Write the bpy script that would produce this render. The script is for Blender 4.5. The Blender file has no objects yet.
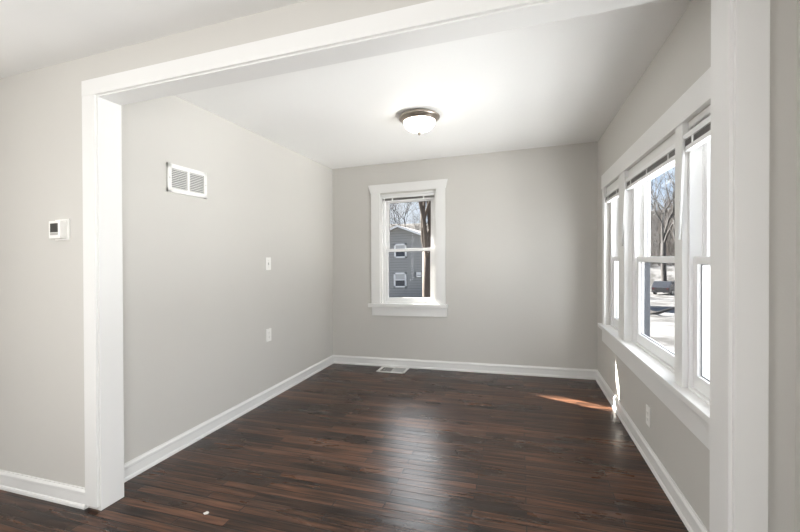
import bpy, bmesh, math, random
from mathutils import Vector, Matrix

random.seed(7)
SC = bpy.context.scene
COL = SC.collection

# ------------------------------------------------------------------ camera
K = 0.0228            # house sheared in x per metre of height, keeping verticals upright despite camera roll
CAM_H = 1.30
YAW, ROLL, FPX, CY = 0.3031, 0.0243, 384.02, 260.11
cd = bpy.data.cameras.new('camera')
cam = bpy.data.objects.new('camera', cd)
COL.objects.link(cam)
cd.sensor_width = 36.0
cd.lens = FPX / 800 * 36
cd.shift_y = (CY - 266) / 800
cd.clip_start = 0.02
cd.clip_end = 500
cam.matrix_world = (Matrix.Translation((0, 0, CAM_H)) @ Matrix.Rotation(YAW, 4, 'Z')
                    @ Matrix.Rotation(math.pi / 2, 4, 'X') @ Matrix.Rotation(-ROLL, 4, 'Z'))
SC.camera = cam

# ------------------------------------------------------------------ view / light
SC.view_settings.view_transform = 'Standard'
SC.view_settings.look = 'None'
SC.view_settings.gamma = 1.0
SC.view_settings.exposure = 0.0
SC.view_settings.use_curve_mapping = False
SC.cycles.use_denoising = True
SC.cycles.max_bounces = 10
SC.cycles.diffuse_bounces = 6
SC.cycles.transparent_max_bounces = 16
SC.cycles.sample_clamp_indirect = 6.0

world = bpy.data.worlds.new('sky')
SC.world = world
world.use_nodes = True
wn = world.node_tree
wn.nodes.clear()
tc = wn.nodes.new('ShaderNodeTexCoord')
sep = wn.nodes.new('ShaderNodeSeparateXYZ')
ramp = wn.nodes.new('ShaderNodeValToRGB')
bg = wn.nodes.new('ShaderNodeBackground')
wo = wn.nodes.new('ShaderNodeOutputWorld')
wn.links.new(tc.outputs['Generated'], sep.inputs[0])
wn.links.new(sep.outputs['Z'], ramp.inputs[0])
cl = wn.nodes.new('ShaderNodeTexNoise')
cl.inputs['Scale'].default_value = 3.0
cl.inputs['Detail'].default_value = 5.0
wn.links.new(tc.outputs['Generated'], cl.inputs['Vector'])
clr = wn.nodes.new('ShaderNodeValToRGB')
clr.color_ramp.elements[0].position = 0.45
clr.color_ramp.elements[1].position = 0.72
clr.color_ramp.elements[0].color = (0, 0, 0, 1)
clr.color_ramp.elements[1].color = (1, 1, 1, 1)
wn.links.new(cl.outputs[0], clr.inputs[0])
mixc = wn.nodes.new('ShaderNodeMix')
mixc.data_type = 'RGBA'
wn.links.new(clr.outputs[0], mixc.inputs[0])
wn.links.new(ramp.outputs[0], mixc.inputs[6])
mixc.inputs[7].default_value = (0.85, 0.90, 0.98, 1)
e = ramp.color_ramp.elements
e[0].position = 0.0
e[0].color = (0.86, 0.91, 0.97, 1)
e[1].position = 0.6
e[1].color = (0.33, 0.52, 0.92, 1)
e2 = ramp.color_ramp.elements.new(0.2)
e2.color = (0.50, 0.69, 0.97, 1)
wn.links.new(mixc.outputs[2], bg.inputs[0])
bg.inputs[1].default_value = 1.0
wn.links.new(bg.outputs[0], wo.inputs[0])

def light(name, kind, loc, direction, energy, color=(1, 1, 1), **kw):
    ld = bpy.data.lights.new(name, kind)
    ld.energy = energy
    ld.color = color
    for k, v in kw.items():
        setattr(ld, k, v)
    o = bpy.data.objects.new(name, ld)
    COL.objects.link(o)
    o.location = loc
    if direction is not None:
        o.rotation_euler = Vector(direction).to_track_quat('-Z', 'Y').to_euler()
    return o

SUN_EL = math.radians(30.0)
SUN_AZ = (0.907, -0.421)
light('sun', 'SUN', (-20, 20, 20), (SUN_AZ[0] * math.cos(SUN_EL), SUN_AZ[1] * math.cos(SUN_EL), -math.sin(SUN_EL)),
      62.0, (1.0, 0.94, 0.86), angle=math.radians(0.5))
# unseen fill lamps added outside the windows to boost sky and snow light
light('window_sky_light', 'AREA', (1.42, 2.45, 1.45), (-1, -0.12, -0.12), 92, (0.97, 0.985, 1.0),
      shape='RECTANGLE', size=1.9, size_y=1.7)
light('snow_fill_light', 'AREA', (2.5, 2.7, -0.72), (-0.12, 0.0, 1.0), 330, (1.0, 0.995, 0.985),
      shape='RECTANGLE', size=3.4, size_y=2.9)
light('back_window_fill_light', 'AREA', (-2.6, 8.0, 4.4), (0.25, -1, -0.55), 330, (0.96, 0.98, 1.0),  # added above the line of sight for the glare on the floor
      shape='RECTANGLE', size=3.0, size_y=3.0)
light('far_snow_fill_light', 'AREA', (4.2, 2.6, -0.55), (-1.0, 0.0, 0.62), 560, (1.0, 0.995, 0.985),
      shape='RECTANGLE', size=3.0, size_y=2.2)
# front room lights behind the camera: side window daylight and two added fills
light('front_room_side_window_light', 'AREA', (0.86, -0.9, 1.45), (-1, 0.25, 0), 75, (1.0, 0.998, 0.985),
      shape='RECTANGLE', size=1.55, size_y=1.25)
light('front_room_left_fill_light', 'AREA', (-3.0, -0.5, 1.35), (1, 0.36, -0.05), 62, (1.0, 0.998, 0.985),  # no window in this wall; fill added for the right jamb
      shape='RECTANGLE', size=1.3, size_y=1.25)
light('front_room_fill_light', 'POINT', (-2.1, 0.2, 1.65), None, 10, (1.0, 0.985, 0.96), shadow_soft_size=0.25)  # unseen point fill added to lift the near ceiling

# ------------------------------------------------------------------ materials
def principled(name, color, rough=0.5, metal=0.0, spec=0.5):
    m = bpy.data.materials.new(name)
    m.use_nodes = True
    b = m.node_tree.nodes['Principled BSDF']
    b.inputs['Base Color'].default_value = (*color, 1)
    b.inputs['Roughness'].default_value = rough
    b.inputs['Metallic'].default_value = metal
    b.inputs['Specular IOR Level'].default_value = spec
    return m

def noisy(name, c1, c2, scale=8.0, rough=0.6, bump=0.0, detail=4.0, bscale=None, stretch=None, spec=0.5):
    """principled with a procedural two-tone noise colour and optional bump"""
    m = principled(name, c1, rough, 0.0, spec)
    nt = m.node_tree
    b = nt.nodes['Principled BSDF']
    t = nt.nodes.new('ShaderNodeTexCoord')
    mp = nt.nodes.new('ShaderNodeMapping')
    if stretch:
        mp.inputs['Scale'].default_value = stretch
    n = nt.nodes.new('ShaderNodeTexNoise')
    n.inputs['Scale'].default_value = scale
    n.inputs['Detail'].default_value = detail
    mx = nt.nodes.new('ShaderNodeMix')
    mx.data_type = 'RGBA'
    mx.inputs[6].default_value = (*c1, 1)
    mx.inputs[7].default_value = (*c2, 1)
    nt.links.new(t.outputs['Object'], mp.inputs[0])
    nt.links.new(mp.outputs[0], n.inputs['Vector'])
    nt.links.new(n.outputs[0], mx.inputs[0])
    nt.links.new(mx.outputs[2], b.inputs['Base Color'])
    if bump:
        n2 = nt.nodes.new('ShaderNodeTexNoise')
        n2.inputs['Scale'].default_value = bscale or scale * 6
        n2.inputs['Detail'].default_value = 3
        nt.links.new(mp.outputs[0], n2.inputs['Vector'])
        bp = nt.nodes.new('ShaderNodeBump')
        bp.inputs['Strength'].default_value = bump
        bp.inputs['Distance'].default_value = 0.01
        nt.links.new(n2.outputs[0], bp.inputs['Height'])
        nt.links.new(bp.outputs[0], b.inputs['Normal'])
    return m

def sharpen(m, lo, hi):
    """harder edges between the two tones of a noisy() material"""
    nt = m.node_tree
    mx = [n for n in nt.nodes if n.type == 'MIX'][0]
    src = mx.inputs[0].links[0].from_socket
    mr = nt.nodes.new('ShaderNodeMapRange')
    mr.inputs[1].default_value = lo
    mr.inputs[2].default_value = hi
    nt.links.new(src, mr.inputs[0])
    nt.links.new(mr.outputs[0], mx.inputs[0])

def floor_material():
    m = principled('dark_stained_oak', (0.05, 0.03, 0.02), 0.35, 0.0, 0.36)
    nt = m.node_tree
    L = nt.links.new
    b = nt.nodes['Principled BSDF']
    t = nt.nodes.new('ShaderNodeTexCoord')
    br = nt.nodes.new('ShaderNodeTexBrick')
    br.offset = 0.37
    br.offset_frequency = 2
    br.squash = 1.0
    br.inputs['Scale'].default_value = 1.0
    br.inputs['Brick Width'].default_value = 0.72
    br.inputs['Row Height'].default_value = 0.0572
    br.inputs['Mortar Size'].default_value = 0.0034
    br.inputs['Mortar Smooth'].default_value = 0.3
    br.inputs['Bias'].default_value = 0.0
    br.inputs['Color1'].default_value = (0.0, 0.0, 0.0, 1)
    br.inputs['Color2'].default_value = (1.0, 1.0, 1.0, 1)
    br.inputs['Mortar'].default_value = (0.5, 0.5, 0.5, 1)
    L(t.outputs['Object'], br.inputs['Vector'])
    # grain, stretched along the boards (x)
    mp = nt.nodes.new('ShaderNodeMapping')
    mp.inputs['Scale'].default_value = (3.2, 60.0, 1.0)
    L(t.outputs['Object'], mp.inputs[0])
    # shift the grain by board so it breaks at the joints
    mul = nt.nodes.new('ShaderNodeVectorMath')
    mul.operation = 'MULTIPLY_ADD'
    L(br.outputs['Color'], mul.inputs[0])
    mul.inputs[1].default_value = (9.0, 3.0, 5.0)
    L(mp.outputs[0], mul.inputs[2])
    g = nt.nodes.new('ShaderNodeTexNoise')
    g.inputs['Scale'].default_value = 1.0
    g.inputs['Detail'].default_value = 6.0
    g.inputs['Roughness'].default_value = 0.55
    L(mul.outputs[0], g.inputs['Vector'])
    # large worn patches
    mp2 = nt.nodes.new('ShaderNodeMapping')
    mp2.inputs['Scale'].default_value = (1.0, 2.6, 1.0)
    L(t.outputs['Object'], mp2.inputs[0])
    w = nt.nodes.new('ShaderNodeTexNoise')
    w.inputs['Scale'].default_value = 1.6
    w.inputs['Detail'].default_value = 5.0
    L(mp2.outputs[0], w.inputs['Vector'])
    # value = 0.35*board + 0.4*grain + 0.35*worn
    a1 = nt.nodes.new('ShaderNodeMath'); a1.operation = 'MULTIPLY'
    a1.inputs[1].default_value = 0.20
    sp = nt.nodes.new('ShaderNodeSeparateColor')
    L(br.outputs['Color'], sp.inputs[0])
    L(sp.outputs[0], a1.inputs[0])
    a2 = nt.nodes.new('ShaderNodeMath'); a2.operation = 'MULTIPLY_ADD'
    L(g.outputs[0], a2.inputs[0]); a2.inputs[1].default_value = 0.80
    L(a1.outputs[0], a2.inputs[2])
    a3 = nt.nodes.new('ShaderNodeMath'); a3.operation = 'MULTIPLY_ADD'
    L(w.outputs[0], a3.inputs[0]); a3.inputs[1].default_value = 0.24
    L(a2.outputs[0], a3.inputs[2])
    r = nt.nodes.new('ShaderNodeValToRGB')
    r.color_ramp.elements[0].position = 0.47
    r.color_ramp.elements[0].color = (0.012, 0.007, 0.0055, 1)
    r.color_ramp.elements[1].position = 0.80
    r.color_ramp.elements[1].color = (0.140, 0.062, 0.034, 1)
    mid = r.color_ramp.elements.new(0.62)
    mid.color = (0.046, 0.0220, 0.0132, 1)
    L(a3.outputs[0], r.inputs[0])
    mx = nt.nodes.new('ShaderNodeMix'); mx.data_type = 'RGBA'
    L(br.outputs['Fac'], mx.inputs[0])
    L(r.outputs[0], mx.inputs[6])
    mx.inputs[7].default_value = (0.006, 0.004, 0.0035, 1)
    L(mx.outputs[2], b.inputs['Base Color'])
    rr = nt.nodes.new('ShaderNodeMapRange')
    L(w.outputs[0], rr.inputs[0])
    rr.inputs[1].default_value = 0.3; rr.inputs[2].default_value = 0.75
    rr.inputs[3].default_value = 0.24; rr.inputs[4].default_value = 0.36
    L(rr.outputs[0], b.inputs['Roughness'])
    # bump: gaps and grain
    sb = nt.nodes.new('ShaderNodeMath'); sb.operation = 'MULTIPLY_ADD'
    L(br.outputs['Fac'], sb.inputs[0]); sb.inputs[1].default_value = -0.9
    gm2 = nt.nodes.new('ShaderNodeMath'); gm2.operation = 'ADD'
    wv = nt.nodes.new('ShaderNodeTexNoise')
    wv.inputs['Scale'].default_value = 1.0
    wv.inputs['Detail'].default_value = 2.0
    mp3 = nt.nodes.new('ShaderNodeMapping')
    mp3.inputs['Scale'].default_value = (3.0, 17.0, 1.0)
    L(t.outputs['Object'], mp3.inputs[0]); L(mp3.outputs[0], wv.inputs['Vector'])
    L(wv.outputs[0], gm2.inputs[0]); L(a1.outputs[0], gm2.inputs[1])
    L(gm2.outputs[0], sb.inputs[2])
    bp = nt.nodes.new('ShaderNodeBump')
    bp.inputs['Strength'].default_value = 0.5
    bp.inputs['Distance'].default_value = 0.003
    L(sb.outputs[0], bp.inputs['Height'])
    L(bp.outputs[0], b.inputs['Normal'])
    return m

def glass_material():
    m = bpy.data.materials.new('window_glass')
    m.use_nodes = True
    nt = m.node_tree
    nt.nodes.clear()
    o = nt.nodes.new('ShaderNodeOutputMaterial')
    mix = nt.nodes.new('ShaderNodeMixShader')
    tr = nt.nodes.new('ShaderNodeBsdfTransparent')
    tr.inputs[0].default_value = (0.97, 0.98, 0.98, 1)
    gl = nt.nodes.new('ShaderNodeBsdfGlossy')
    gl.inputs['Roughness'].default_value = 0.02
    lw = nt.nodes.new('ShaderNodeLayerWeight')
    lw.inputs[0].default_value = 0.5
    pw = nt.nodes.new('ShaderNodeMath'); pw.operation = 'POWER'
    nt.links.new(lw.outputs['Facing'], pw.inputs[0]); pw.inputs[1].default_value = 5.0
    ma = nt.nodes.new('ShaderNodeMath'); ma.operation = 'MULTIPLY_ADD'
    nt.links.new(pw.outputs[0], ma.inputs[0]); ma.inputs[1].default_value = 0.30; ma.inputs[2].default_value = 0.004
    nt.links.new(ma.outputs[0], mix.inputs[0])
    nt.links.new(tr.outputs[0], mix.inputs[1])
    nt.links.new(gl.outputs[0], mix.inputs[2])
    nt.links.new(mix.outputs[0], o.inputs[0])
    return m

def siding_material(name, c1, c2, step):
    m = principled(name, c1, 0.7)
    nt = m.node_tree
    L = nt.links.new
    b = nt.nodes['Principled BSDF']
    t = nt.nodes.new('ShaderNodeTexCoord')
    s = nt.nodes.new('ShaderNodeSeparateXYZ')
    L(t.outputs['Object'], s.inputs[0])
    d = nt.nodes.new('ShaderNodeMath'); d.operation = 'DIVIDE'
    L(s.outputs['Z'], d.inputs[0]); d.inputs[1].default_value = step
    fr = nt.nodes.new('ShaderNodeMath'); fr.operation = 'FRACT'
    L(d.outputs[0], fr.inputs[0])
    gt = nt.nodes.new('ShaderNodeMath'); gt.operation = 'GREATER_THAN'
    L(fr.outputs[0], gt.inputs[0]); gt.inputs[1].default_value = 0.86
    mx = nt.nodes.new('ShaderNodeMix'); mx.data_type = 'RGBA'
    L(gt.outputs[0], mx.inputs[0])
    mx.inputs[6].default_value = (*c1, 1); mx.inputs[7].default_value = (*c2, 1)
    L(mx.outputs[2], b.inputs['Base Color'])
    return m

M = {}
M['wall'] = noisy('greige_wall_paint', (0.564, 0.547, 0.515), (0.579, 0.562, 0.529), 3.0, 0.55, 0.05, bscale=120)
M['ceiling'] = noisy('ceiling_paint', (0.88, 0.875, 0.86), (0.90, 0.895, 0.88), 2.0, 0.7, 0.06, bscale=60)
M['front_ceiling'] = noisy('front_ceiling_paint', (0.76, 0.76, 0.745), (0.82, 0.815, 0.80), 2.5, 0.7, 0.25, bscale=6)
M['trim'] = noisy('white_trim_paint', (0.755, 0.75, 0.735), (0.775, 0.77, 0.755), 4.0, 0.32, 0.03, bscale=40)
M['vinyl'] = principled('white_vinyl', (0.83, 0.83, 0.825), 0.3)
M['floor'] = floor_material()
M['glass'] = glass_material()
M['nickel'] = noisy('brushed_nickel', (0.36, 0.31, 0.27), (0.42, 0.37, 0.32), 30, 0.3)
M['nickel'].node_tree.nodes['Principled BSDF'].inputs['Metallic'].default_value = 0.9
M['plastic'] = principled('white_plastic', (0.84, 0.83, 0.80), 0.35)
M['plastic_grey'] = principled('grey_plastic', (0.42, 0.41, 0.39), 0.45)
M['screen'] = principled('dark_display', (0.035, 0.035, 0.033), 0.3)
M['dark'] = principled('dark_void', (0.012, 0.012, 0.012), 0.8)
M['duct'] = principled('galvanised_duct', (0.24, 0.24, 0.235), 0.6)
M['enamel'] = principled('white_enamel', (0.80, 0.79, 0.77), 0.35)
M['enamel_shaded'] = principled('shaded_enamel_louvers', (0.42, 0.42, 0.41), 0.4)  # darker copy of the enamel: shade of the right-hand louvers put into the colour
M['slat'] = principled('shaded_blind_slats', (0.30, 0.29, 0.28), 0.5)  # white slats; their backlit shade is put into the grey base colour
M['screw'] = principled('screw_metal', (0.6, 0.6, 0.58), 0.35, 0.8)
M['screen_frame'] = principled('dark_screen_frame', (0.016, 0.019, 0.028), 0.5)
M['spline'] = principled('grey_glazing_gasket', (0.12, 0.12, 0.125), 0.5)
M['snow'] = noisy('thin_snow', (0.105, 0.105, 0.107), (0.034, 0.033, 0.032), 0.55, 0.8, 0.5, bscale=1.5)  # dark litter patches also stand in for shadow stripes on the snow
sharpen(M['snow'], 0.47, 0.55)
M['bark'] = noisy('brown_bark', (0.045, 0.034, 0.027), (0.10, 0.076, 0.06), 6, 0.9, 0.6, stretch=(1, 1, 0.25))
M['bark_grey'] = noisy('grey_bark', (0.016, 0.0145, 0.0145), (0.030, 0.0265, 0.026), 6, 0.9, 0.4, stretch=(1, 1, 0.25))
M['brush'] = noisy('brown_brush', (0.017, 0.0135, 0.012), (0.034, 0.027, 0.024), 0.6, 0.95)
M['hill'] = noisy('leaf_litter_hill', (0.021, 0.018, 0.0165), (0.042, 0.036, 0.033), 0.25, 0.95, 0.4)
M['siding'] = siding_material('grey_siding', (0.27, 0.27, 0.26), (0.17, 0.17, 0.165), 0.2)
M['roof'] = noisy('roof_shingles', (0.16, 0.15, 0.15), (0.24, 0.23, 0.225), 4, 0.9)
M['white_ext'] = principled('white_exterior_trim', (0.75, 0.75, 0.74), 0.5)
M['shade'] = principled('drawn_shade', (0.42, 0.42, 0.41), 0.6)
M['ext_pane'] = principled('dark_pane', (0.05, 0.055, 0.065), 0.1)
M['concrete'] = noisy('foundation_block', (0.35, 0.34, 0.32), (0.42, 0.41, 0.39), 3, 0.9)
M['car'] = principled('dark_car_paint', (0.015, 0.017, 0.022), 0.3)
M['tyre'] = principled('tyre_rubber', (0.02, 0.02, 0.02), 0.8)
M['chrome'] = principled('steel_rim', (0.5, 0.5, 0.5), 0.3, 0.9)
M['tail'] = principled('red_tail_lamp', (0.07, 0.008, 0.008), 0.3)
M['pole'] = noisy('weathered_pole', (0.50, 0.47, 0.43), (0.58, 0.55, 0.5), 3, 0.9)
M['chip'] = principled('paint_flake', (0.75, 0.73, 0.70), 0.7)

lampm = bpy.data.materials.new('frosted_glass_lit')
lampm.use_nodes = True
_b = lampm.node_tree.nodes['Principled BSDF']
_b.inputs['Base Color'].default_value = (0.9, 0.88, 0.82, 1)
_b.inputs['Roughness'].default_value = 0.35
_b.inputs['Emission Color'].default_value = (1.0, 0.955, 0.87, 1)
_b.inputs['Emission Strength'].default_value = 19.0
M['lamp'] = lampm

# ------------------------------------------------------------------ mesh helpers
def S(v, k):
    return Vector((v[0] + k * v[2], v[1], v[2]))

class MB:
    """collects shapes in room coordinates, then links them as ONE mesh object"""
    def __init__(self):
        self.bm = bmesh.new()

    def box(self, x0, x1, y0, y1, z0, z1, bevel=0.0):
        b = bmesh.new()
        bmesh.ops.create_cube(b, size=1.0)
        for v in b.verts:
            v.co = Vector(((x0 + x1) / 2 + v.co.x * (x1 - x0), (y0 + y1) / 2 + v.co.y * (y1 - y0),
                           (z0 + z1) / 2 + v.co.z * (z1 - z0)))
        if bevel:
            bmesh.ops.bevel(b, geom=b.edges[:], offset=bevel, segments=2, affect='EDGES', profile=0.7)
        self.merge(b)
        return self

    def merge(self, b):
        off = len(self.bm.verts)
        vs = [self.bm.verts.new(v.co) for v in b.verts]
        b.verts.index_update()
        for f in b.faces:
            try:
                self.bm.faces.new([vs[v.index] for v in f.verts])
            except ValueError:
                pass
        b.free()

    def prism(self, pts, a, b, axis):
        """closed 2-D profile swept along an axis from a to b. axis 'x': pts=(y,z); 'y': (x,z); 'z': (x,y)"""
        def mk(p, t):
            return {'x': (t, p[0], p[1]), 'y': (p[0], t, p[1]), 'z': (p[0], p[1], t)}[axis]
        v0 = [self.bm.verts.new(mk(p, a)) for p in pts]
        v1 = [self.bm.verts.new(mk(p, b)) for p in pts]
        n = len(pts)
        self.bm.faces.new(v0)
        self.bm.faces.new(v1[::-1])
        for i in range(n):
            self.bm.faces.new((v0[i], v1[i], v1[(i + 1) % n], v0[(i + 1) % n]))
        return self

    def lathe(self, prof, cx, cy, n=48):
        rings = []
        for r, z in prof:
            if r < 1e-6:
                rings.append([self.bm.verts.new((cx, cy, z))])
            else:
                rings.append([self.bm.verts.new((cx + r * math.cos(2 * math.pi * i / n),
                                                 cy + r * math.sin(2 * math.pi * i / n), z)) for i in range(n)])
        for A, B in zip(rings, rings[1:]):
            for i in range(n):
                j = (i + 1) % n
                if len(A) == 1 and len(B) == 1:
                    continue
                if len(A) == 1:
                    self.bm.faces.new((A[0], B[i], B[j]))
                elif len(B) == 1:
                    self.bm.faces.new((A[i], B[0], A[j]))
                else:
                    self.bm.faces.new((A[i], B[i], B[j], A[j]))
        return self

    def tube(self, pts, rads, n=8, cap=True):
        pts = [Vector(p) for p in pts]
        rings = []
        for i, p in enumerate(pts):
            d = (pts[min(i + 1, len(pts) - 1)] - pts[max(i - 1, 0)])
            if d.length < 1e-9:
                d = Vector((0, 0, 1))
            d.normalize()
            u = d.cross(Vector((0.31, 0.95, 0.05)))
            if u.length < 1e-3:
                u = d.cross(Vector((1, 0, 0)))
            u.normalize()
            w = d.cross(u)
            rings.append([self.bm.verts.new(p + rads[i] * (math.cos(2 * math.pi * k / n) * u + math.sin(2 * math.pi * k / n) * w))
                          for k in range(n)])
        for A, B in zip(rings, rings[1:]):
            for k in range(n):
                self.bm.faces.new((A[k], A[(k + 1) % n], B[(k + 1) % n], B[k]))
        if cap and n > 2:
            self.bm.faces.new(rings[0][::-1])
            self.bm.faces.new(rings[-1])
        return self

    def build(self, name, mat, parent=None, smooth=False, k=K):
        org = Vector(parent['_o']) if parent is not None and '_o' in parent.keys() else Vector((0, 0, 0))
        so = S(org, k)
        for v in self.bm.verts:
            v.co = S(v.co, k) - so
        bmesh.ops.recalc_face_normals(self.bm, faces=self.bm.faces[:])
        me = bpy.data.meshes.new(name)
        self.bm.to_mesh(me)
        self.bm.free()
        if smooth:
            for p in me.polygons:
                p.use_smooth = True
        me.materials.append(mat)
        o = bpy.data.objects.new(name, me)
        COL.objects.link(o)
        if parent is not None:
            o.parent = parent
            o['_o'] = list(org)
        return o

def tag(o, label, cat, group=None, kind=None):
    o['label'] = label
    o['category'] = cat
    if group:
        o['group'] = group
    if kind:
        o['kind'] = kind
    return o

def empty(name, loc, label, cat, group=None, kind=None, k=K):
    o = bpy.data.objects.new(name, None)
    COL.objects.link(o)
    o.location = S(loc, k)
    o.empty_display_size = 0.1
    o['_o'] = list(loc)
    return tag(o, label, cat, group, kind)

def wall_grid(us, vs, holes, put):
    """boxes of a wall sheet split at us x vs with rectangular holes (u0,u1,v0,v1)"""
    for i in range(len(us) - 1):
        for j in range(len(vs) - 1):
            cu, cv = (us[i] + us[i + 1]) / 2, (vs[j] + vs[j + 1]) / 2
            if any(h[0] < cu < h[1] and h[2] < cv < h[3] for h in holes):
                continue
            put(us[i], us[i + 1], vs[j], vs[j + 1])

# ------------------------------------------------------------------ the room's measures
XL, XR, YB, HC = -2.327, 0.742, 4.446, 2.486
JL, JR, YF, YJ = -2.167, 0.602, 1.474, 1.596
HS, HT, HF, BB = 2.206, 2.297, 2.433, 0.104
FXL, FXR, FYB = -3.06, 0.772, -3.0          # front room
TH = 0.15                                     # exterior wall thickness
def struct(o, label, cat):
    return tag(o, label, cat, None, 'structure')

# floor, ceilings
o = MB().box(FXL - TH, FXR + TH, FYB - TH, YB + TH, -0.12, 0.0).build('floor', M['floor'])
struct(o, 'dark brown stained hardwood strip floor running under the whole room', 'floor')
o = MB().box(XL - TH, XR + TH, YF + 0.03, YB + TH, HC, HC + 0.12).build('ceiling', M['ceiling'])
struct(o, 'smooth white ceiling of the empty room beyond the cased opening', 'ceiling')
o = MB().box(FXL - TH, FXR + TH, FYB - TH, YF + 0.03, HF, HF + 0.173).build('ceiling_front', M['front_ceiling'])
struct(o, 'slightly wavy ceiling of the near room, at the top left corner', 'ceiling')

# back wall with window 1
W1 = dict(x0=-1.672, x1=-0.975, z0=0.772, z1=2.105, h0=0.740)
mb = MB()
wall_grid([XL - TH, W1['x0'], W1['x1'], XR + TH], [-0.1, W1['h0'], W1['z1'], HC + 0.02],
          [(W1['x0'], W1['x1'], W1['h0'], W1['z1'])], lambda a, b, c, d: mb.box(a, b, YB, YB + TH, c, d))
struct(mb.build('wall_back', M['wall']), 'greige back wall around the single double hung window', 'wall')

# right wall with the triple window
RW = dict(y0=1.66, y1=4.015, z0=0.625, z1=1.93)
mb = MB()
wall_grid([YJ - 0.06, RW['y0'], RW['y1'], YB], [-0.1, RW['z0'], RW['z1'], HC + 0.02],
          [(RW['y0'], RW['y1'], RW['z0'], RW['z1'])], lambda a, b, c, d: mb.box(XR, XR + TH, a, b, c, d))
struct(mb.build('wall_right', M['wall']), 'greige right wall around the row of three windows', 'wall')

o = MB().box(XL - TH, XL, YJ - 0.06, YB, -0.1, HC + 0.02).build('wall_left', M['wall'])
struct(o, 'greige left wall with the return air grille', 'wall')

# partition with the cased opening
mb = MB()
mb.box(FXL, JL - 0.02, YF, YJ, -0.05, HF + 0.05)
mb.box(JR + 0.02, FXR, YF, YJ, -0.05, HF + 0.05)
mb.box(JL - 0.02, JR + 0.02, YF, YJ, HS + 0.02, HF + 0.05)
mb.box(XL, XR, YF + 0.03, YJ, HF + 0.02, HC + 0.02)
struct(mb.build('wall_partition', M['wall']), 'greige dividing wall with the wide cased opening, thermostat at its left', 'wall')

# front room (behind and beside the camera)
o = MB().box(FXL - TH, FXL, FYB, YJ, -0.1, HF + 0.05).build('wall_front_left', M['wall'])
struct(o, 'greige left wall of the near room', 'wall')
mb = MB()
wall_grid([FYB, -1.7, -0.1, YF + 0.05], [-0.1, 0.8, 2.1, HF + 0.05], [(-1.7, -0.1, 0.8, 2.1)],
          lambda a, b, c, d: mb.box(FXR, FXR + TH, a, b, c, d))
struct(mb.build('wall_front_right', M['wall']), 'greige right wall of the near room at the right edge', 'wall')
mb = MB()
wall_grid([FXL - TH, -2.2, -0.2, FXR + TH], [-0.1, 0.8, 2.1, HF + 0.05], [(-2.2, -0.2, 0.8, 2.1)],
          lambda a, b, c, d: mb.box(a, b, FYB - TH, FYB, c, d))
struct(mb.build('wall_front_rear', M['wall']), 'greige rear wall of the near room', 'wall')
o = MB().box(FXL - TH + .02, FXR + TH - .02, FYB - TH + .02, YB + TH - .02, -1.3, -0.12).build('foundation', M['concrete'])
struct(o, 'concrete block foundation under the house', 'foundation')

rx_ = ((FXL - TH - .35), (FXR + TH + .45))  # unseen roof added; depth of its rear eave trims the sun beam
rm = sum(rx_) / 2
mb = MB().prism([(rx_[0], HF + .175), (rx_[1], HF + .175), (rx_[1], HF + .27), (rm, HF + 1.5), (rx_[0], HF + .27)], FYB - TH - .4, YB + TH + .66, 'y')
struct(mb.build('shading_roof', M['roof']), 'unseen shingled roof added over the room, eave cutting the sun beam', 'roof')

# cased opening: jamb boards and casings
c = 0.012
mb = MB().box(JL - 0.02, JL, YF - 0.002, YJ + 0.002, 0.0, HS, 0.0015)
struct(mb.build('trim_1', M['trim']), 'white jamb board lining the left side of the cased opening', 'trim')
mb = MB().box(JR, JR + 0.02, YF - 0.002, YJ + 0.002, 0.0, HS, 0.0015)
struct(mb.build('trim_2', M['trim']), 'white jamb board lining the right side of the cased opening', 'trim')
mb = MB().box(JL - 0.02, JR + 0.02, YF - 0.002, YJ + 0.002, HS, HS + 0.02, 0.0015)
struct(mb.build('trim_3', M['trim']), 'white soffit board across the top of the cased opening', 'trim')
mb = MB().box(JL - 0.100, JL - 0.010, YF - 0.016, YF, 0.022, HS + 0.008, 0.002)
struct(mb.build('trim_4', M['trim']), 'white vertical casing left of the wide opening', 'trim')
mb = MB().box(JR + 0.010, JR + 0.096, YF - 0.016, YF, 0.0, HS + 0.008, 0.002)
struct(mb.build('trim_5', M['trim']), 'white vertical casing right of the wide opening', 'trim')
mb = MB().box(JL - 0.100, JR + 0.096, YF - 0.017, YF, HS + 0.008, HT, 0.002)
struct(mb.build('trim_6', M['trim']), 'white head casing across the top of the wide opening', 'trim')

# baseboards: flat board, rounded cap and a shoe at the floor; profile given as (distance from wall, height)
PROF = [(0, 0), (0.021, 0), (0.021, 0.012), (0.017, 0.020), (0.0125, 0.022), (0.0125, 0.072), (0.0150, 0.076),
        (0.0150, 0.088), (0.011, 0.094), (0.007, 0.098), (0.006, BB), (0, BB)]
mb = MB().prism([(XL + a, b) for a, b in PROF], YJ, YB, 'y')
struct(mb.build('baseboard_left', M['trim']), 'white baseboard along the left wall', 'baseboard')
mb = MB().prism([(XR - a, b) for a, b in PROF], YJ, YB, 'y')
struct(mb.build('baseboard_right', M['trim']), 'white baseboard along the right wall under the windows', 'baseboard')
mb = MB().prism([(YB - a, b) for a, b in PROF], XL, XR, 'x')
struct(mb.build('baseboard_back', M['trim']), 'white baseboard along the back wall', 'baseboard')
mb = MB().prism([(YF - a, b) for a, b in PROF], FXL, JL - 0.098, 'x')
struct(mb.build('baseboard_front_left', M['trim']), 'white baseboard under the thermostat, left of the opening', 'baseboard')
mb = MB().prism([(FXR - a, b) for a, b in PROF], FYB, YF, 'y')
struct(mb.build('baseboard_front_right', M['trim']), 'white baseboard along the right wall of the near room', 'baseboard')
mb = MB().prism([(FXL + a, b) for a, b in PROF], FYB, YF, 'y')
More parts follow.
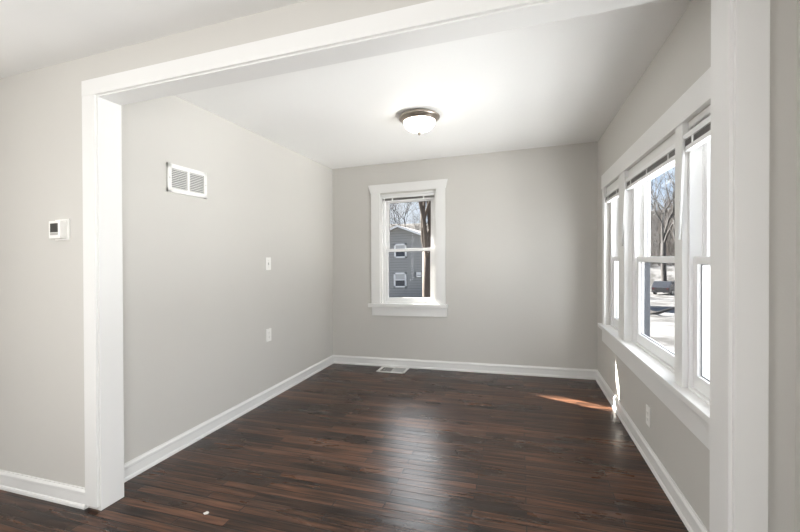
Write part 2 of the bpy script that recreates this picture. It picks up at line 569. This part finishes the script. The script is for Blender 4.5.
struct(mb.build('baseboard_near_left', M['trim']), 'white baseboard along the left wall of the near room', 'baseboard')

# ------------------------------------------------------------------ windows
def bx(mb, ax, u0, u1, d0, d1, z0, z1, bevel=0.0):
    """ax 'x': window in a wall facing -y (u = x, d = y); ax 'y': window in a wall facing -x (u = y, d = x)"""
    if ax == 'x':
        mb.box(u0, u1, d0, d1, z0, z1, bevel)
    else:
        mb.box(d0, d1, u0, u1, z0, z1, bevel)

def sash(name, par, ax, u0, u1, z0, z1, d, stile, top, bot, th=0.034):
    mb = MB()
    bx(mb, ax, u0, u0 + stile, d, d + th, z0, z1, 0.003)
    bx(mb, ax, u1 - stile, u1, d, d + th, z0, z1, 0.003)
    bx(mb, ax, u0 + stile - .004, u1 - stile + .004, d, d + th, z0, z0 + bot, 0.003)
    bx(mb, ax, u0 + stile - .004, u1 - stile + .004, d, d + th, z1 - top, z1, 0.003)
    s = mb.build(name, M['vinyl'], par)
    g = MB()
    gd = d + th * 0.55
    bx(g, ax, u0 + stile - .006, u1 - stile + .006, gd, gd + 0.004, z0 + bot - .006, z1 - top + .006)
    gp = g.build('glass_pane', M['glass'], s)
    # thin gasket round the pane
    gk = MB()
    for (a, b, c2, e2) in ((u0 + stile, u0 + stile + .004, z0 + bot, z1 - top), (u1 - stile - .004, u1 - stile, z0 + bot, z1 - top),
                           (u0 + stile, u1 - stile, z0 + bot, z0 + bot + .004), (u0 + stile, u1 - stile, z1 - top - .004, z1 - top)):
        bx(gk, ax, a, b, gd - .004, gd, c2, e2)
    gk.build('gasket', M['spline'], s)
    return s

def double_hung(par, ax, u0, u1, z0, z1, zm, d_in, d_out, fw, d_sash, bot=0.072):
    """vinyl frame + two sashes; zm = top of the lower sash"""
    mb = MB()
    # frame: two sides, head, sill
    bx(mb, ax, u0, u0 + fw, d_in, d_out, z0, z1, 0.002)
    bx(mb, ax, u1 - fw, u1, d_in, d_out, z0, z1, 0.002)
    bx(mb, ax, u0 + fw, u1 - fw, d_in, d_out, z1 - 0.035, z1, 0.002)
    bx(mb, ax, u0 + fw, u1 - fw, d_in, d_out, z0, z0 + 0.012, 0.002)
    # parting beads between the sash tracks
    bx(mb, ax, u0 + fw, u0 + fw + .010, d_sash + .0345, d_sash + .0375, z0, z1, 0.0)
    bx(mb, ax, u1 - fw - .010, u1 - fw, d_sash + .0345, d_sash + .0375, z0, z1, 0.0)
    mb.build('window_frame', M['vinyl'], par)
    sash('lower_sash', par, ax, u0 + fw + .001, u1 - fw - .001, z0 + .013, zm, d_sash, 0.040, 0.036, bot)
    sash('upper_sash', par, ax, u0 + fw + .001, u1 - fw - .001, zm - .038, z1 - .036, d_sash + .038, 0.040, 0.040, 0.036)

def storm(par, ax, u0, u1, z0, z1, d):
    mb = MB()
    for (a, b, c2, e2) in ((u0, u0 + .03, z0, z1), (u1 - .03, u1, z0, z1), (u0, u1, z0, z0 + .03), (u0, u1, z1 - .03, z1)):
        bx(mb, ax, a, b, d, d + .018, c2, e2, 0.001)
    mb.build('storm_frame', M['vinyl'], par)

def blind(ax, u0, u1, d0, d1, ztop, zbot, label, wand_u, wand_len, tilt, rail=0.022):
    um = (u0 + u1) / 2
    loc = (um, (d0 + d1) / 2, zbot) if ax == 'x' else ((d0 + d1) / 2, um, zbot)
    r = empty('window_blind', loc, label, 'window blind', 'raised white window blinds')
    hr = MB()
    bx(hr, ax, u0, u1, d0, d1, ztop - .026, ztop, 0.002)
    hr.build('headrail', M['vinyl'], r)
    sl = MB()
    n = int((ztop - .026 - zbot - rail - .001) / .0042)
    for i in range(n):
        z = zbot + rail + .001 + (i + .5) * .0042
        bx(sl, ax, u0 + .004, u1 - .004, d0 + .004, d1 - .003, z - .0008, z + .0008)
    o = sl.build('slats', M['slat'], r)
    o['label'] = 'gathered slats with backlit shade in their grey'
    br = MB()
    bx(br, ax, u0 + .003, u1 - .003, d0 + .001, d1 - .003, zbot, zbot + rail, 0.003)
    br.build('bottom_rail', M['vinyl'], r)
    W = u1 - u0
    for t in (0.12, 0.5, 0.88) if W > .7 else (0.2, 0.8):
        ld = MB()
        bx(ld, ax, u0 + t * W - .009, u0 + t * W + .009, d0 + .0015, d0 + .0035, zbot + .004, ztop - .024)
        ld.build('ladder_tape', M['vinyl'], r)
    wd = MB()
    dd = d0 - .006
    a = (wand_u, dd, ztop - .022) if ax == 'x' else (dd, wand_u, ztop - .022)
    b = (wand_u + tilt, dd - .008, ztop - wand_len) if ax == 'x' else (dd - .008, wand_u + tilt, ztop - wand_len)
    wd.tube([a, b], [.006, .006], 8)
    wd.build('wand', M['vinyl'], r, smooth=True)
    return r

# ---- window 1 (back wall)
w1 = empty('window_1', (-1.32, YB, 0.62), 'white double hung window in the back wall with view of the grey house', 'window', kind='structure')
yc = YB - 0.020
hl, hr_ = -1.787, -0.862
MB().box(hl, W1['x0'], yc, YB, 0.772, 2.128, 0.002).build('casing', M['trim'], w1)
MB().box(W1['x1'], hr_, yc, YB, 0.772, 2.128, 0.002).build('casing', M['trim'], w1)
MB().prism([(hl - .004, 2.128), (hr_ + .004, 2.128), (hr_ + .028, 2.230), (hl - .038, 2.230)], yc - .006, YB, 'y').build('head_casing', M['trim'], w1)
MB().box(-1.822, -0.833, YB - .045, YB + .075, 0.728, 0.772, 0.004).build('stool', M['trim'], w1)
MB().box(-1.782, -0.842, yc, YB, 0.624, 0.728, 0.003).build('apron', M['trim'], w1)
mb = MB()
mb.box(W1['x0'] - .002, W1['x0'] + .018, YB - .004, YB + TH, 0.772, 2.105)
mb.box(W1['x1'] - .018, W1['x1'] + .002, YB - .004, YB + TH, 0.772, 2.105)
mb.box(W1['x0'], W1['x1'], YB - .004, YB + TH, 2.087, 2.107)
mb.box(W1['x0'], W1['x1'], YB + .07, YB + TH + .02, 0.745, 0.772)
mb.build('jamb', M['trim'], w1)
double_hung(w1, 'x', W1['x0'] + .018, W1['x1'] - .018, 0.772, 2.087, 1.440, YB + .045, YB + .135, 0.024, YB + .052, 0.055)
storm(w1, 'x', W1['x0'] + .018, W1['x1'] - .018, 0.775, 2.087, YB + .140)

# ---- windows 2-4 (right wall, one unit)
xc = XR - 0.020
TOPC = 2.062
OPEN = [(3.455, 4.015), (2.285, 3.275), (1.66, 2.190)]
mb = MB().box(xc - .006, XR, 1.605, 4.106, 1.932, TOPC, 0.003)
struct(mb.build('trim_7', M['trim']), 'white head casing running over all three right windows', 'trim')
mb = MB().box(xc, XR, 4.015, 4.100, 0.645, 1.932, 0.003)
struct(mb.build('trim_8', M['trim']), 'white casing at the far end of the triple window', 'trim')
for n, (a, b) in enumerate(((3.275, 3.455), (2.190, 2.285))):
    mb = MB().box(xc, XR + .118, a, b, 0.645, 1.932, 0.003)
    struct(mb.build('trim_%d' % (9 + n), M['trim']),
           ('white mullion post between the far narrow window and the middle window',
            'white mullion post between the middle window and the near window')[n], 'trim')
mb = MB().box(xc - .034, XR + TH + .02, 1.605, 4.125, 0.612, 0.645, 0.005)
struct(mb.build('trim_11', M['trim']), 'white window stool running under all three right windows', 'trim')
mb = MB().box(xc, XR, 1.605, 4.100, 0.478, 0.612, 0.003)
struct(mb.build('trim_12', M['trim']), 'white apron board below the triple window stool', 'trim')
WLAB = ['narrow white double hung window at the far end of the right wall',
        'wide white double hung window in the middle of the right wall',
        'white double hung window nearest the opening on the right wall']
for n, (a, b) in enumerate(OPEN):
    w = empty('window_%d' % (n + 2), (XR, (a + b) / 2, 0.645), WLAB[n], 'window', kind='structure')
    back = (0.050, 0.050, 0.020)[n]
    fw = (0.045, 0.060, 0.020)[n]
    double_hung(w, 'y', a, b, 0.645, 1.905, 1.283, XR + back - .016, XR + (TH - .01, .124, TH - .01)[n], fw, XR + back, 0.066)
    MB().box(XR + .004, XR + .022, a, b, 1.868, 1.932, 0.002).build('head_stop', M['trim'], w)
    sf = MB() if n < 2 else None
    d = XR + back + .040
    dd = (.010, .034, .010)[n]
    if sf:
        for (p, q, c2, e2) in ((b - fw - .034, b - fw - .004, .66, 1.262), (a + fw + .004, a + fw + .034, .66, 1.262),
                               (a + fw + .034, b - fw - .034, .66, .685), (a + fw + .034, b - fw - .034, 1.24, 1.262)):
            sf.box(d, d + dd, p, q, c2, e2)
        sf.build('screen_frame', M['screen_frame'], w)['label'] = 'dark grey half screen frame'
    storm(w, 'y', a + .01, b - .01, 0.655, 1.90, XR + (TH - .006, .108, TH - .006)[n])

# blinds, raised to the head of each window
blind('x', W1['x0'] + .022, W1['x1'] - .022, YB + .008, YB + .042, 2.085, 2.022,
      'raised white blind gathered at the top of the back wall window', W1['x0'] + .05, .18, 0.0, 0.010)
blind('y', OPEN[0][0] + .012, OPEN[0][1] - .012, XR - .012, XR + .024, 1.866, 1.785,
      'raised blind in the far narrow window of the right wall', OPEN[0][1] - .05, .5, -0.02)
blind('y', OPEN[1][0] + .012, OPEN[1][1] - .012, XR - .012, XR + .024, 1.866, 1.785,
      'raised blind in the wide middle window of the right wall', OPEN[1][1] - .03, .5, 0.06)
blind('y', OPEN[2][0] + .012, OPEN[2][1] - .012, XR - .022, XR + .012, 1.866, 1.785,
      'raised blind in the right window nearest the opening, wand hanging', OPEN[2][1] - .04, .5, 0.03)

# ------------------------------------------------------------------ ceiling light
LX, LY = -0.818, 3.062
cl_ = empty('ceiling_light', (LX, LY, HC), 'round flush ceiling light with nickel rim and lit frosted glass bowl', 'ceiling light')
MB().lathe([(0.0, HC), (0.105, HC), (0.150, HC - .010), (0.164, HC - .017), (0.168, HC - .024), (0.166, HC - .032),
            (0.158, HC - .038), (0.150, HC - .042), (0.142, HC - .052), (0.134, HC - .058), (0.128, HC - .058), (0.128, HC - .045)],
           LX, LY, 64).build('canopy', M['nickel'], cl_, True)
prof = []
for i in range(15):
    t = i / 14 * math.pi / 2
    prof.append((0.129 * math.cos(t) ** 0.9 if i < 14 else 0.0, HC - .054 - 0.084 * math.sin(t)))
MB().lathe(prof, LX, LY, 64).build('glass_bowl', M['lamp'], cl_, True)
MB().lathe([(0.0, HC - .132), (0.014, HC - .136), (0.017, HC - .147), (0.010, HC - .153), (0.011, HC - .159),
            (0.005, HC - .166), (0.0, HC - .168)], LX, LY, 20).build('finial', M['nickel'], cl_, True)

# ------------------------------------------------------------------ return air grille (left wall)
gy0, gy1, gz0, gz1 = 2.024, 2.366, 1.806, 2.002
g = empty('return_air_grille', (XL, (gy0 + gy1) / 2, gz0), 'white louvered return air grille high on the left wall', 'vent')
mb = MB()
xf = XL + .014
bw = .030
mb.box(XL, xf, gy0, gy1, gz0, gz0 + bw, .002).box(XL, xf, gy0, gy1, gz1 - bw, gz1, .002)
mb.box(XL, xf, gy0, gy0 + bw, gz0, gz1, .002).box(XL, xf, gy1 - bw, gy1, gz0, gz1, .002)
mb.build('frame', M['enamel'], g)
ym = (gy0 + gy1) / 2
MB().box(XL, xf, ym - .011, ym + .011, gz0 + bw, gz1 - bw, .002).build('centre_bar', M['enamel'], g)
MB().box(XL + .0005, XL + .002, gy0 + .01, gy1 - .01, gz0 + .01, gz1 - .01).build('duct_opening', M['duct'], g)
for (a, b) in ((gy0 + bw, ym - .011), (ym + .011, gy1 - bw)):
    lv = MB()
    n = 11
    H = gz1 - gz0 - 2 * bw
    for i in range(n):
        z = gz0 + bw + (i + .5) * H / n
        lv.prism([(XL + .002, z + .0035), (XL + .003, z + .0045), (XL + .012, z - .0040), (XL + .011, z - .0050)], a, b, 'y')
    lv.build('louvers', M['enamel'], g)
for y in (gy0 + .014, gy1 - .014):
    sc = MB().box(xf - .001, xf + .0015, y - .004, y + .004, (gz0 + gz1) / 2 - .004, (gz0 + gz1) / 2 + .004, .001)
    sc.build('screw', M['screw'], g)

# ------------------------------------------------------------------ wall plates
def plate(name, ax, u, z, label, cat, kind):
    """ax +1: on the left wall facing +x; -1: on the right wall facing -x"""
    base = XL if ax > 0 else XR
    f = lambda d: base + ax * d
    r = empty(name, (base, u, z - .0575), label, cat)
    def b(mb, d0, d1, a, c, e1, e2, bev=0.0):
        x0, x1 = sorted((f(d0), f(d1)))
        return mb.box(x0, x1, a, c, e1, e2, bev)
    b(MB(), 0, .006, u - .038, u + .038, z - .060, z + .060, .002).build('cover_plate', M['plastic'], r)
    if kind == 'switch':
        b(MB(), .006, .0072, u - .006, u + .006, z - .013, z + .013).build('toggle_slot', M['plastic_grey'], r)
        b(MB(), .005, .016, u - .004, u + .004, z - .001, z + .010, .001).build('toggle', M['plastic'], r)
        for dz in (-.030, .030):
            b(MB(), .0055, .0075, u - .003, u + .003, z + dz - .003, z + dz + .003, .001).build('screw', M['screw'], r)
    else:
        for dz in (-.0195, .0195):
            rc = b(MB(), .005, .0085, u - .016, u + .016, z + dz - .014, z + dz + .014, .003).build('receptacle', M['plastic'], r)
            sl = MB()
            for du in (-.006, .006):
                b(sl, .008, .0088, u + du - .001, u + du + .001, z + dz - .002, z + dz + .006)
            b(sl, .008, .0088, u - .002, u + .002, z + dz - .010, z + dz - .006)
            sl.build('slots', M['dark'], rc)
        b(MB(), .0055, .0075, u - .003, u + .003, z - .003, z + .003, .001).build('screw', M['screw'], r)
    return r

plate('light_switch', 1, 3.122, 1.296, 'white light switch plate at chest height on the left wall', 'light switch', 'switch')
plate('wall_outlet', 1, 3.124, 0.615, 'white outlet on the left wall below the light switch', 'outlet', 'outlet')
plate('wall_outlet', -1, 2.762, 0.283, 'white outlet low on the right wall under the windows', 'outlet', 'outlet')

# ------------------------------------------------------------------ thermostat
t = empty('thermostat', (-2.46, YF, 1.46), 'white square thermostat with dark display on the wall left of the opening', 'thermostat')
MB().box(-2.496, -2.388, YF - .008, YF, 1.456, 1.570, .002).build('back_plate', M['plastic'], t)
MB().box(-2.494, -2.402, YF - .040, YF - .008, 1.464, 1.560, .004).build('housing', M['plastic'], t)
MB().box(-2.481, -2.421, YF - .0415, YF - .039, 1.497, 1.546, .001).build('display', M['screen'], t)
MB().box(-2.481, -2.421, YF - .0415, YF - .039, 1.482, 1.495, .001).build('button', M['plastic_grey'], t)

# ------------------------------------------------------------------ floor register
rx0, rx1, ry0, ry1 = -1.640, -1.295, 4.195, 4.415
r = empty('floor_register', ((rx0 + rx1) / 2, (ry0 + ry1) / 2, 0), 'white metal floor register by the back wall baseboard', 'vent')
mb = MB()
for a in ((rx0, rx1, ry0, ry0 + .024), (rx0, rx1, ry1 - .024, ry1), (rx0, rx0 + .026, ry0, ry1), (rx1 - .026, rx1, ry0, ry1)):
    mb.box(a[0], a[1], a[2], a[3], 0.0, .008, .002)
mb.build('frame', M['enamel'], r)
MB().box(rx0 + .01, rx1 - .01, ry0 + .01, ry1 - .01, 0.0, .0015).build('duct_opening', M['dark'], r)
xm = (rx0 + rx1) / 2
for side, (a, b) in enumerate(((rx0 + .026, xm), (xm, rx1 - .026))):
    lv = MB()
    n = 12
    for i in range(n):
        x = a + (i + .5) * (b - a) / n
        s = .0055 if side == 0 else -.0035
        lv.prism([(x - s, .0018), (x - s + .0012, .0018), (x + s + .0012, .007), (x + s, .007)], ry0 + .024, ry1 - .024, 'y')
    o = lv.build('louvers', M['enamel'] if side == 0 else M['enamel_shaded'], r)
MB().box(xm - .0025, xm + .0025, ry0 + .02, ry1 - .02, .0015, .0075).build('centre_bar', M['enamel'], r)

# paint flake on the boards
f_ = MB()
f_.prism([(-1.612, 1.600), (-1.598, 1.594), (-1.584, 1.603), (-1.588, 1.615), (-1.604, 1.618)], 0.0, 0.003, 'z')
tag(f_.build('paint_flake', M['chip']), 'tiny white paint flake on the dark floor near the left jamb', 'debris')

# ------------------------------------------------------------------ outdoors
def smooth(t):
    t = max(0.0, min(1.0, t))
    return t * t * (3 - 2 * t)

def gz(x, y):
    d = math.hypot(x, y - 2)
    z = -0.95 - 2.5 * smooth((d - 9) / 42)
    if d > 58:
        z += 3.2 * smooth((d - 58) / 10)
    z += 0.06 * math.sin(x * .7 + 1.3) * math.cos(y * .53) * smooth((d - 8) / 8)
    return z

def grid_mesh(x0, x1, y0, y1, n, m, fz):
    mb = MB()
    vs = [[mb.bm.verts.new((x0 + (x1 - x0) * i / n, y0 + (y1 - y0) * j / m,
                            fz(x0 + (x1 - x0) * i / n, y0 + (y1 - y0) * j / m))) for j in range(m + 1)] for i in range(n + 1)]
    for i in range(n):
        for j in range(m):
            mb.bm.faces.new((vs[i][j], vs[i + 1][j], vs[i + 1][j + 1], vs[i][j + 1]))
    return mb

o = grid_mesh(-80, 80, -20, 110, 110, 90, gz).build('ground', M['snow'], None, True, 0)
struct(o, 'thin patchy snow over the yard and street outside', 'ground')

# wooded hillside beyond the street
def hz(x, y):
    d = math.hypot(x, y - 2)
    return gz(x, y) - .3 + 11.0 * smooth((d - 66) / 30)
mb = MB()
na, nr = 60, 14
vs = [[None] * (nr + 1) for _ in range(na + 1)]
for i in range(na + 1):
    a = math.radians(-30 + 150 * i / na)
    for j in range(nr + 1):
        rr_ = 64 + 36 * j / nr
        x, y = rr_ * math.sin(a), 2 + rr_ * math.cos(a)
        vs[i][j] = mb.bm.verts.new((x, y, hz(x, y)))
for i in range(na):
    for j in range(nr):
        mb.bm.faces.new((vs[i][j], vs[i + 1][j], vs[i + 1][j + 1], vs[i][j + 1]))
struct(mb.build('hillside', M['hill'], None, True, 0), 'brown leafless hillside across the street', 'hillside')

def grow(mb, p, d, length, rad, depth, rnd, up=0.15, n=5, spread=0.55):
    """one branch and its children, tapering"""
    segs = 3 if depth > 1 else 2
    pts, rads = [p.copy()], [rad]
    q = p.copy()
    dd = d.normalized()
    for s in range(segs):
        dd = (dd + Vector((rnd.uniform(-.2, .2), rnd.uniform(-.2, .2), rnd.uniform(-.05, .2) * up * 4))).normalized()
        q = q + dd * length / segs
        pts.append(q.copy())
        rads.append(rad * (1 - .42 * (s + 1) / segs))
    mb.tube(pts, rads, n if depth > 2 else 4 if depth > 1 else 3, cap=False)
    if depth == 0:
        return
    kids = 3 if depth > 1 else 3
    for c2 in range(kids):
        t = 1.0 if c2 < 2 else rnd.uniform(.45, .8)
        i = min(segs - 1, int(t * segs - 1e-6))
        base = pts[i].lerp(pts[i + 1], t * segs - i)
        ax = Vector((rnd.uniform(-1, 1), rnd.uniform(-1, 1), rnd.uniform(-.3, .3)))
        ax = (ax - ax.project(dd)).normalized()
        nd = (dd + ax * rnd.uniform(.5, 1.0) * spread * 1.5 + Vector((0, 0, up))).normalized()
        grow(mb, base, nd, length * rnd.uniform(.62, .8), rad * .56, depth - 1, rnd, up, n, spread)

def tree(x, y, h, rad, seed, label, mat, group=None, depth=5, lean=(0, 0), fork=None, spread=.55):
    rnd = random.Random(seed)
    z0 = gz(x, y) - .15
    r = empty('bare_tree', (x, y, z0), label, 'tree', group, None, 0)
    hf = fork or h * .3
    base = Vector((x, y, z0))
    top = base + Vector((lean[0] * hf, lean[1] * hf, hf))
    mid = base.lerp(top, .5) + Vector((rnd.uniform(-.05, .05) * hf * .3, 0, 0))
    MB().tube([base, base + Vector((0, 0, .25)), mid, top], [rad * 1.45, rad * 1.1, rad, rad * .9], 12).build('trunk', mat, r, True, 0)
    br = MB()
    for k2 in range(3):
        a = rnd.uniform(0, 6.28) if k2 else 0.4
        d = Vector((math.cos(a) * spread, math.sin(a) * spread, 1.0))
        grow(br, top - Vector((0, 0, .1 + .2 * k2)), d, h * .24 * rnd.uniform(.85, 1.15), rad * (.7 - .1 * k2), depth, rnd, .12, 6, spread)
    br.build('branches', mat, r, True, 0)
    return r

# the near tree outside the back window, then the trees behind the grey house
tree(-2.86, 12.2, 9.5, 0.19, 3, 'bare brown tree with thick trunk just outside the back window', M['bark'], depth=4, fork=2.75, spread=.22)
for i, (x, y, h) in enumerate([(-13.6, 43, 14), (-9.5, 52, 16), (-17.5, 56, 18)]):
    tree(x, y, h, .22, 20 + i, 'bare tree behind the roof of the grey house', M['bark_grey'], 'bare trees behind the grey house', depth=6)
tree(18.6, 60.5, 17, 0.30, 41, 'large forked bare tree seen through the middle right window', M['bark_grey'], depth=5, fork=5.5, spread=.45)
tree(8.35, 24.6, 9, 0.09, 52, 'dark slim tree at the right side of the middle window view', M['bark_grey'], depth=4, fork=3.6)
for i, (x, y, h) in enumerate([(15.0, 69, 15), (24.5, 68, 16)]):
    tree(x, y, h, .2, 60 + i, 'bare tree on the brown hillside across the street', M['bark_grey'], 'bare trees on the hillside', depth=5)

# brush on the hillside: nobody could count it
mb = MB()
rnd = random.Random(5)
for i in range(1400):
    a = math.radians(rnd.uniform(10, 24))
    rr_ = rnd.uniform(66, 92)
    x, y = rr_ * math.sin(a), 2 + rr_ * math.cos(a)
    z = hz(x, y)
    hh = rnd.uniform(1.5, 4.5)
    mb.tube([(x, y, z - .2), (x + rnd.uniform(-.6, .6), y + rnd.uniform(-.3, .3), z + hh * .6),
             (x + rnd.uniform(-1.3, 1.3), y + rnd.uniform(-.6, .6), z + hh)], [.06, .04, .012], 3, cap=False)
tag(mb.build('brush', M['brush'], None, False, 0), 'tangle of brown brush covering the hillside', 'brush', None, 'stuff')

# fallen branch on the snow
mb = MB()
def on(x, y, dz=.04):
    return (x, y, gz(x, y) + dz)
mb.tube([on(4.6, 17.2), on(5.0, 17.0, .10), on(5.5, 17.5, .20), on(6.1, 18.0, .35)], [.05, .06, .05, .02], 6)
mb.tube([on(5.0, 17.0, .10), on(4.8, 18.0, .15), on(4.6, 18.9, .1)], [.05, .035, .015], 6)
tag(mb.build('fallen_branch', M['bark_grey'], None, True, 0), 'dark fallen branch lying on the snow outside the middle window', 'branch')

# neighbour house
hx0, hx1, hy0, hy1 = -12.3, -5.3, 28.0, 37.0
hb = min(gz(hx0, hy0), gz(hx1, hy0)) - .6
pk, ev = 3.83, 2.45
hxm = (hx0 + hx1) / 2
h = empty('house', (hxm, hy0, hb), 'grey sided house with white framed windows seen through the back window', 'house', k=0)
MB().prism([(hx0, hb), (hx1, hb), (hx1, ev), (hxm, pk), (hx0, ev)], hy0, hy1, 'y').build('siding_walls', M['siding'], h, k=0)
sl = (pk - ev) / (hxm - hx0)
for sgn in (-1, 1):
    xe = hxm + sgn * (hx1 - hxm + .4)
    ze = pk - sl * (hx1 - hxm + .4)
    MB().prism([(hxm, pk + .01), (xe, ze + .01), (xe, ze + .13), (hxm, pk + .13)], hy0 - .35, hy1 + .35, 'y').build('roof', M['roof'], h, k=0)
    MB().prism([(hxm, pk - .02), (xe, ze - .02), (xe, ze + .12), (hxm, pk + .12)], hy0 - .40, hy0 - .35, 'y').build('fascia', M['white_ext'], h, k=0)
for (a, b, z0, z1) in ((-9.20, -8.22, 1.48, 2.55), (-9.28, -8.28, -.78, .35), (-7.6, -7.0, 0.0, .35)):
    mb = MB()
    for q in ((a, b, z0, z0 + .1), (a, b, z1 - .12, z1), (a, a + .12, z0, z1), (b - .12, b, z0, z1), (a, b, (z0 + z1) / 2 - .03, (z0 + z1) / 2 + .03)):
        mb.box(q[0], q[1], hy0 - .05, hy0 + .02, q[2], q[3])
    fr = mb.build('window_frame', M['white_ext'], h, k=0)
    MB().box(a + .1, b - .1, hy0 - .012, hy0 + .01, z0 + .08, (z0 + z1) / 2).build('dark_pane', M['ext_pane'], fr, k=0)
    MB().box(a + .1, b - .1, hy0 - .012, hy0 + .01, (z0 + z1) / 2, z1 - .1).build('shaded_pane', M['shade'], fr, k=0)

# garage added out of view so its shadow falls on the snow outside the middle window
q0, q1, q2, q3 = -2.4, 3.6, 22.0, 28.0
qb = gz(0, 24) - .5
g_ = empty('shadow_garage', (.6, 25, qb), 'grey garage added out of view to shade the snow', 'shadow_garage', k=0)
MB().prism([(q0, qb), (q1, qb), (q1, 1.5), ((q0 + q1) / 2, 3.0), (q0, 1.5)], q2, q3, 'y').build('siding_walls', M['siding'], g_, k=0)
for sgn in (-1, 1):
    xm_ = (q0 + q1) / 2
    xe = xm_ + sgn * 3.4
    MB().prism([(xm_, 3.01), (xe, 1.31), (xe, 1.43), (xm_, 3.13)], q2 - .3, q3 + .3, 'y').build('roof', M['roof'], g_, k=0)
MB().box(-1.6, 1.2, q2 - .04, q2 + .02, qb + .45, .55).build('garage_door', M['white_ext'], g_, k=0)

# parked car across the yard
cxx, cyy = 16.5, 52.6
cz = gz(cxx, cyy)
car = empty('car', (cxx, cyy, cz), 'dark parked car on the snowy street seen through the middle window', 'car', k=0)
ang = math.radians(55)
def crot(pts):
    return [(cxx + a * math.cos(ang) - b * math.sin(ang), cyy + a * math.sin(ang) + b * math.cos(ang), cz + c2) for a, b, c2 in pts]
def extr(mb, prof, w):
    """side profile (along, height) extruded across the width, in car axes"""
    A = [mb.bm.verts.new(v) for v in crot([(p[0], -w / 2, p[1]) for p in prof])]
    B = [mb.bm.verts.new(v) for v in crot([(p[0], w / 2, p[1]) for p in prof])]
    n = len(prof)
    mb.bm.faces.new(A); mb.bm.faces.new(B[::-1])
    for i in range(n):
        mb.bm.faces.new((A[i], B[i], B[(i + 1) % n], A[(i + 1) % n]))
    return mb
extr(MB(), [(-2.2, .35), (2.2, .35), (2.25, .65), (2.1, .85), (1.2, .98), (.55, 1.5), (-1.5, 1.55), (-2.1, 1.0), (-2.25, .9)], 1.8).build('body', M['car'], car, k=0)
extr(MB(), [(.98, 1.03), (.50, 1.42), (-1.42, 1.47), (-1.85, 1.05)], 1.84).build('side_windows', M['ext_pane'], car, k=0)
for a in (-1.4, 1.4):
    for b in (-.82, .82):
        p = crot([(a, b - .11, .34), (a, b + .11, .34)])
        wh = MB().tube(p, [.34, .34], 16).build('wheel', M['tyre'], car, k=0)
        p = crot([(a, b - .12, .34), (a, b + .12, .34)])
        MB().tube(p, [.2, .2], 12).build('rim', M['chrome'], wh, k=0)
for b in (-.7, .7):
    p = crot([(-2.28, b, .78), (-2.2, b, .78)])
    MB().tube(p, [.1, .1], 8).build('tail_lamp', M['tail'], car, k=0)

# pale pole by the street
px_, py_ = 15.4, 57.5
mb = MB().tube([(px_, py_, gz(px_, py_) - .2), (px_, py_, gz(px_, py_) + 4.0)], [.12, .1], 10)
tag(mb.build('utility_pole', M['pole'], None, True, 0), 'pale post standing by the street beyond the middle window', 'pole')

# helper property is only for building
for o in bpy.data.objects:
    if '_o' in o.keys():
        del o['_o']
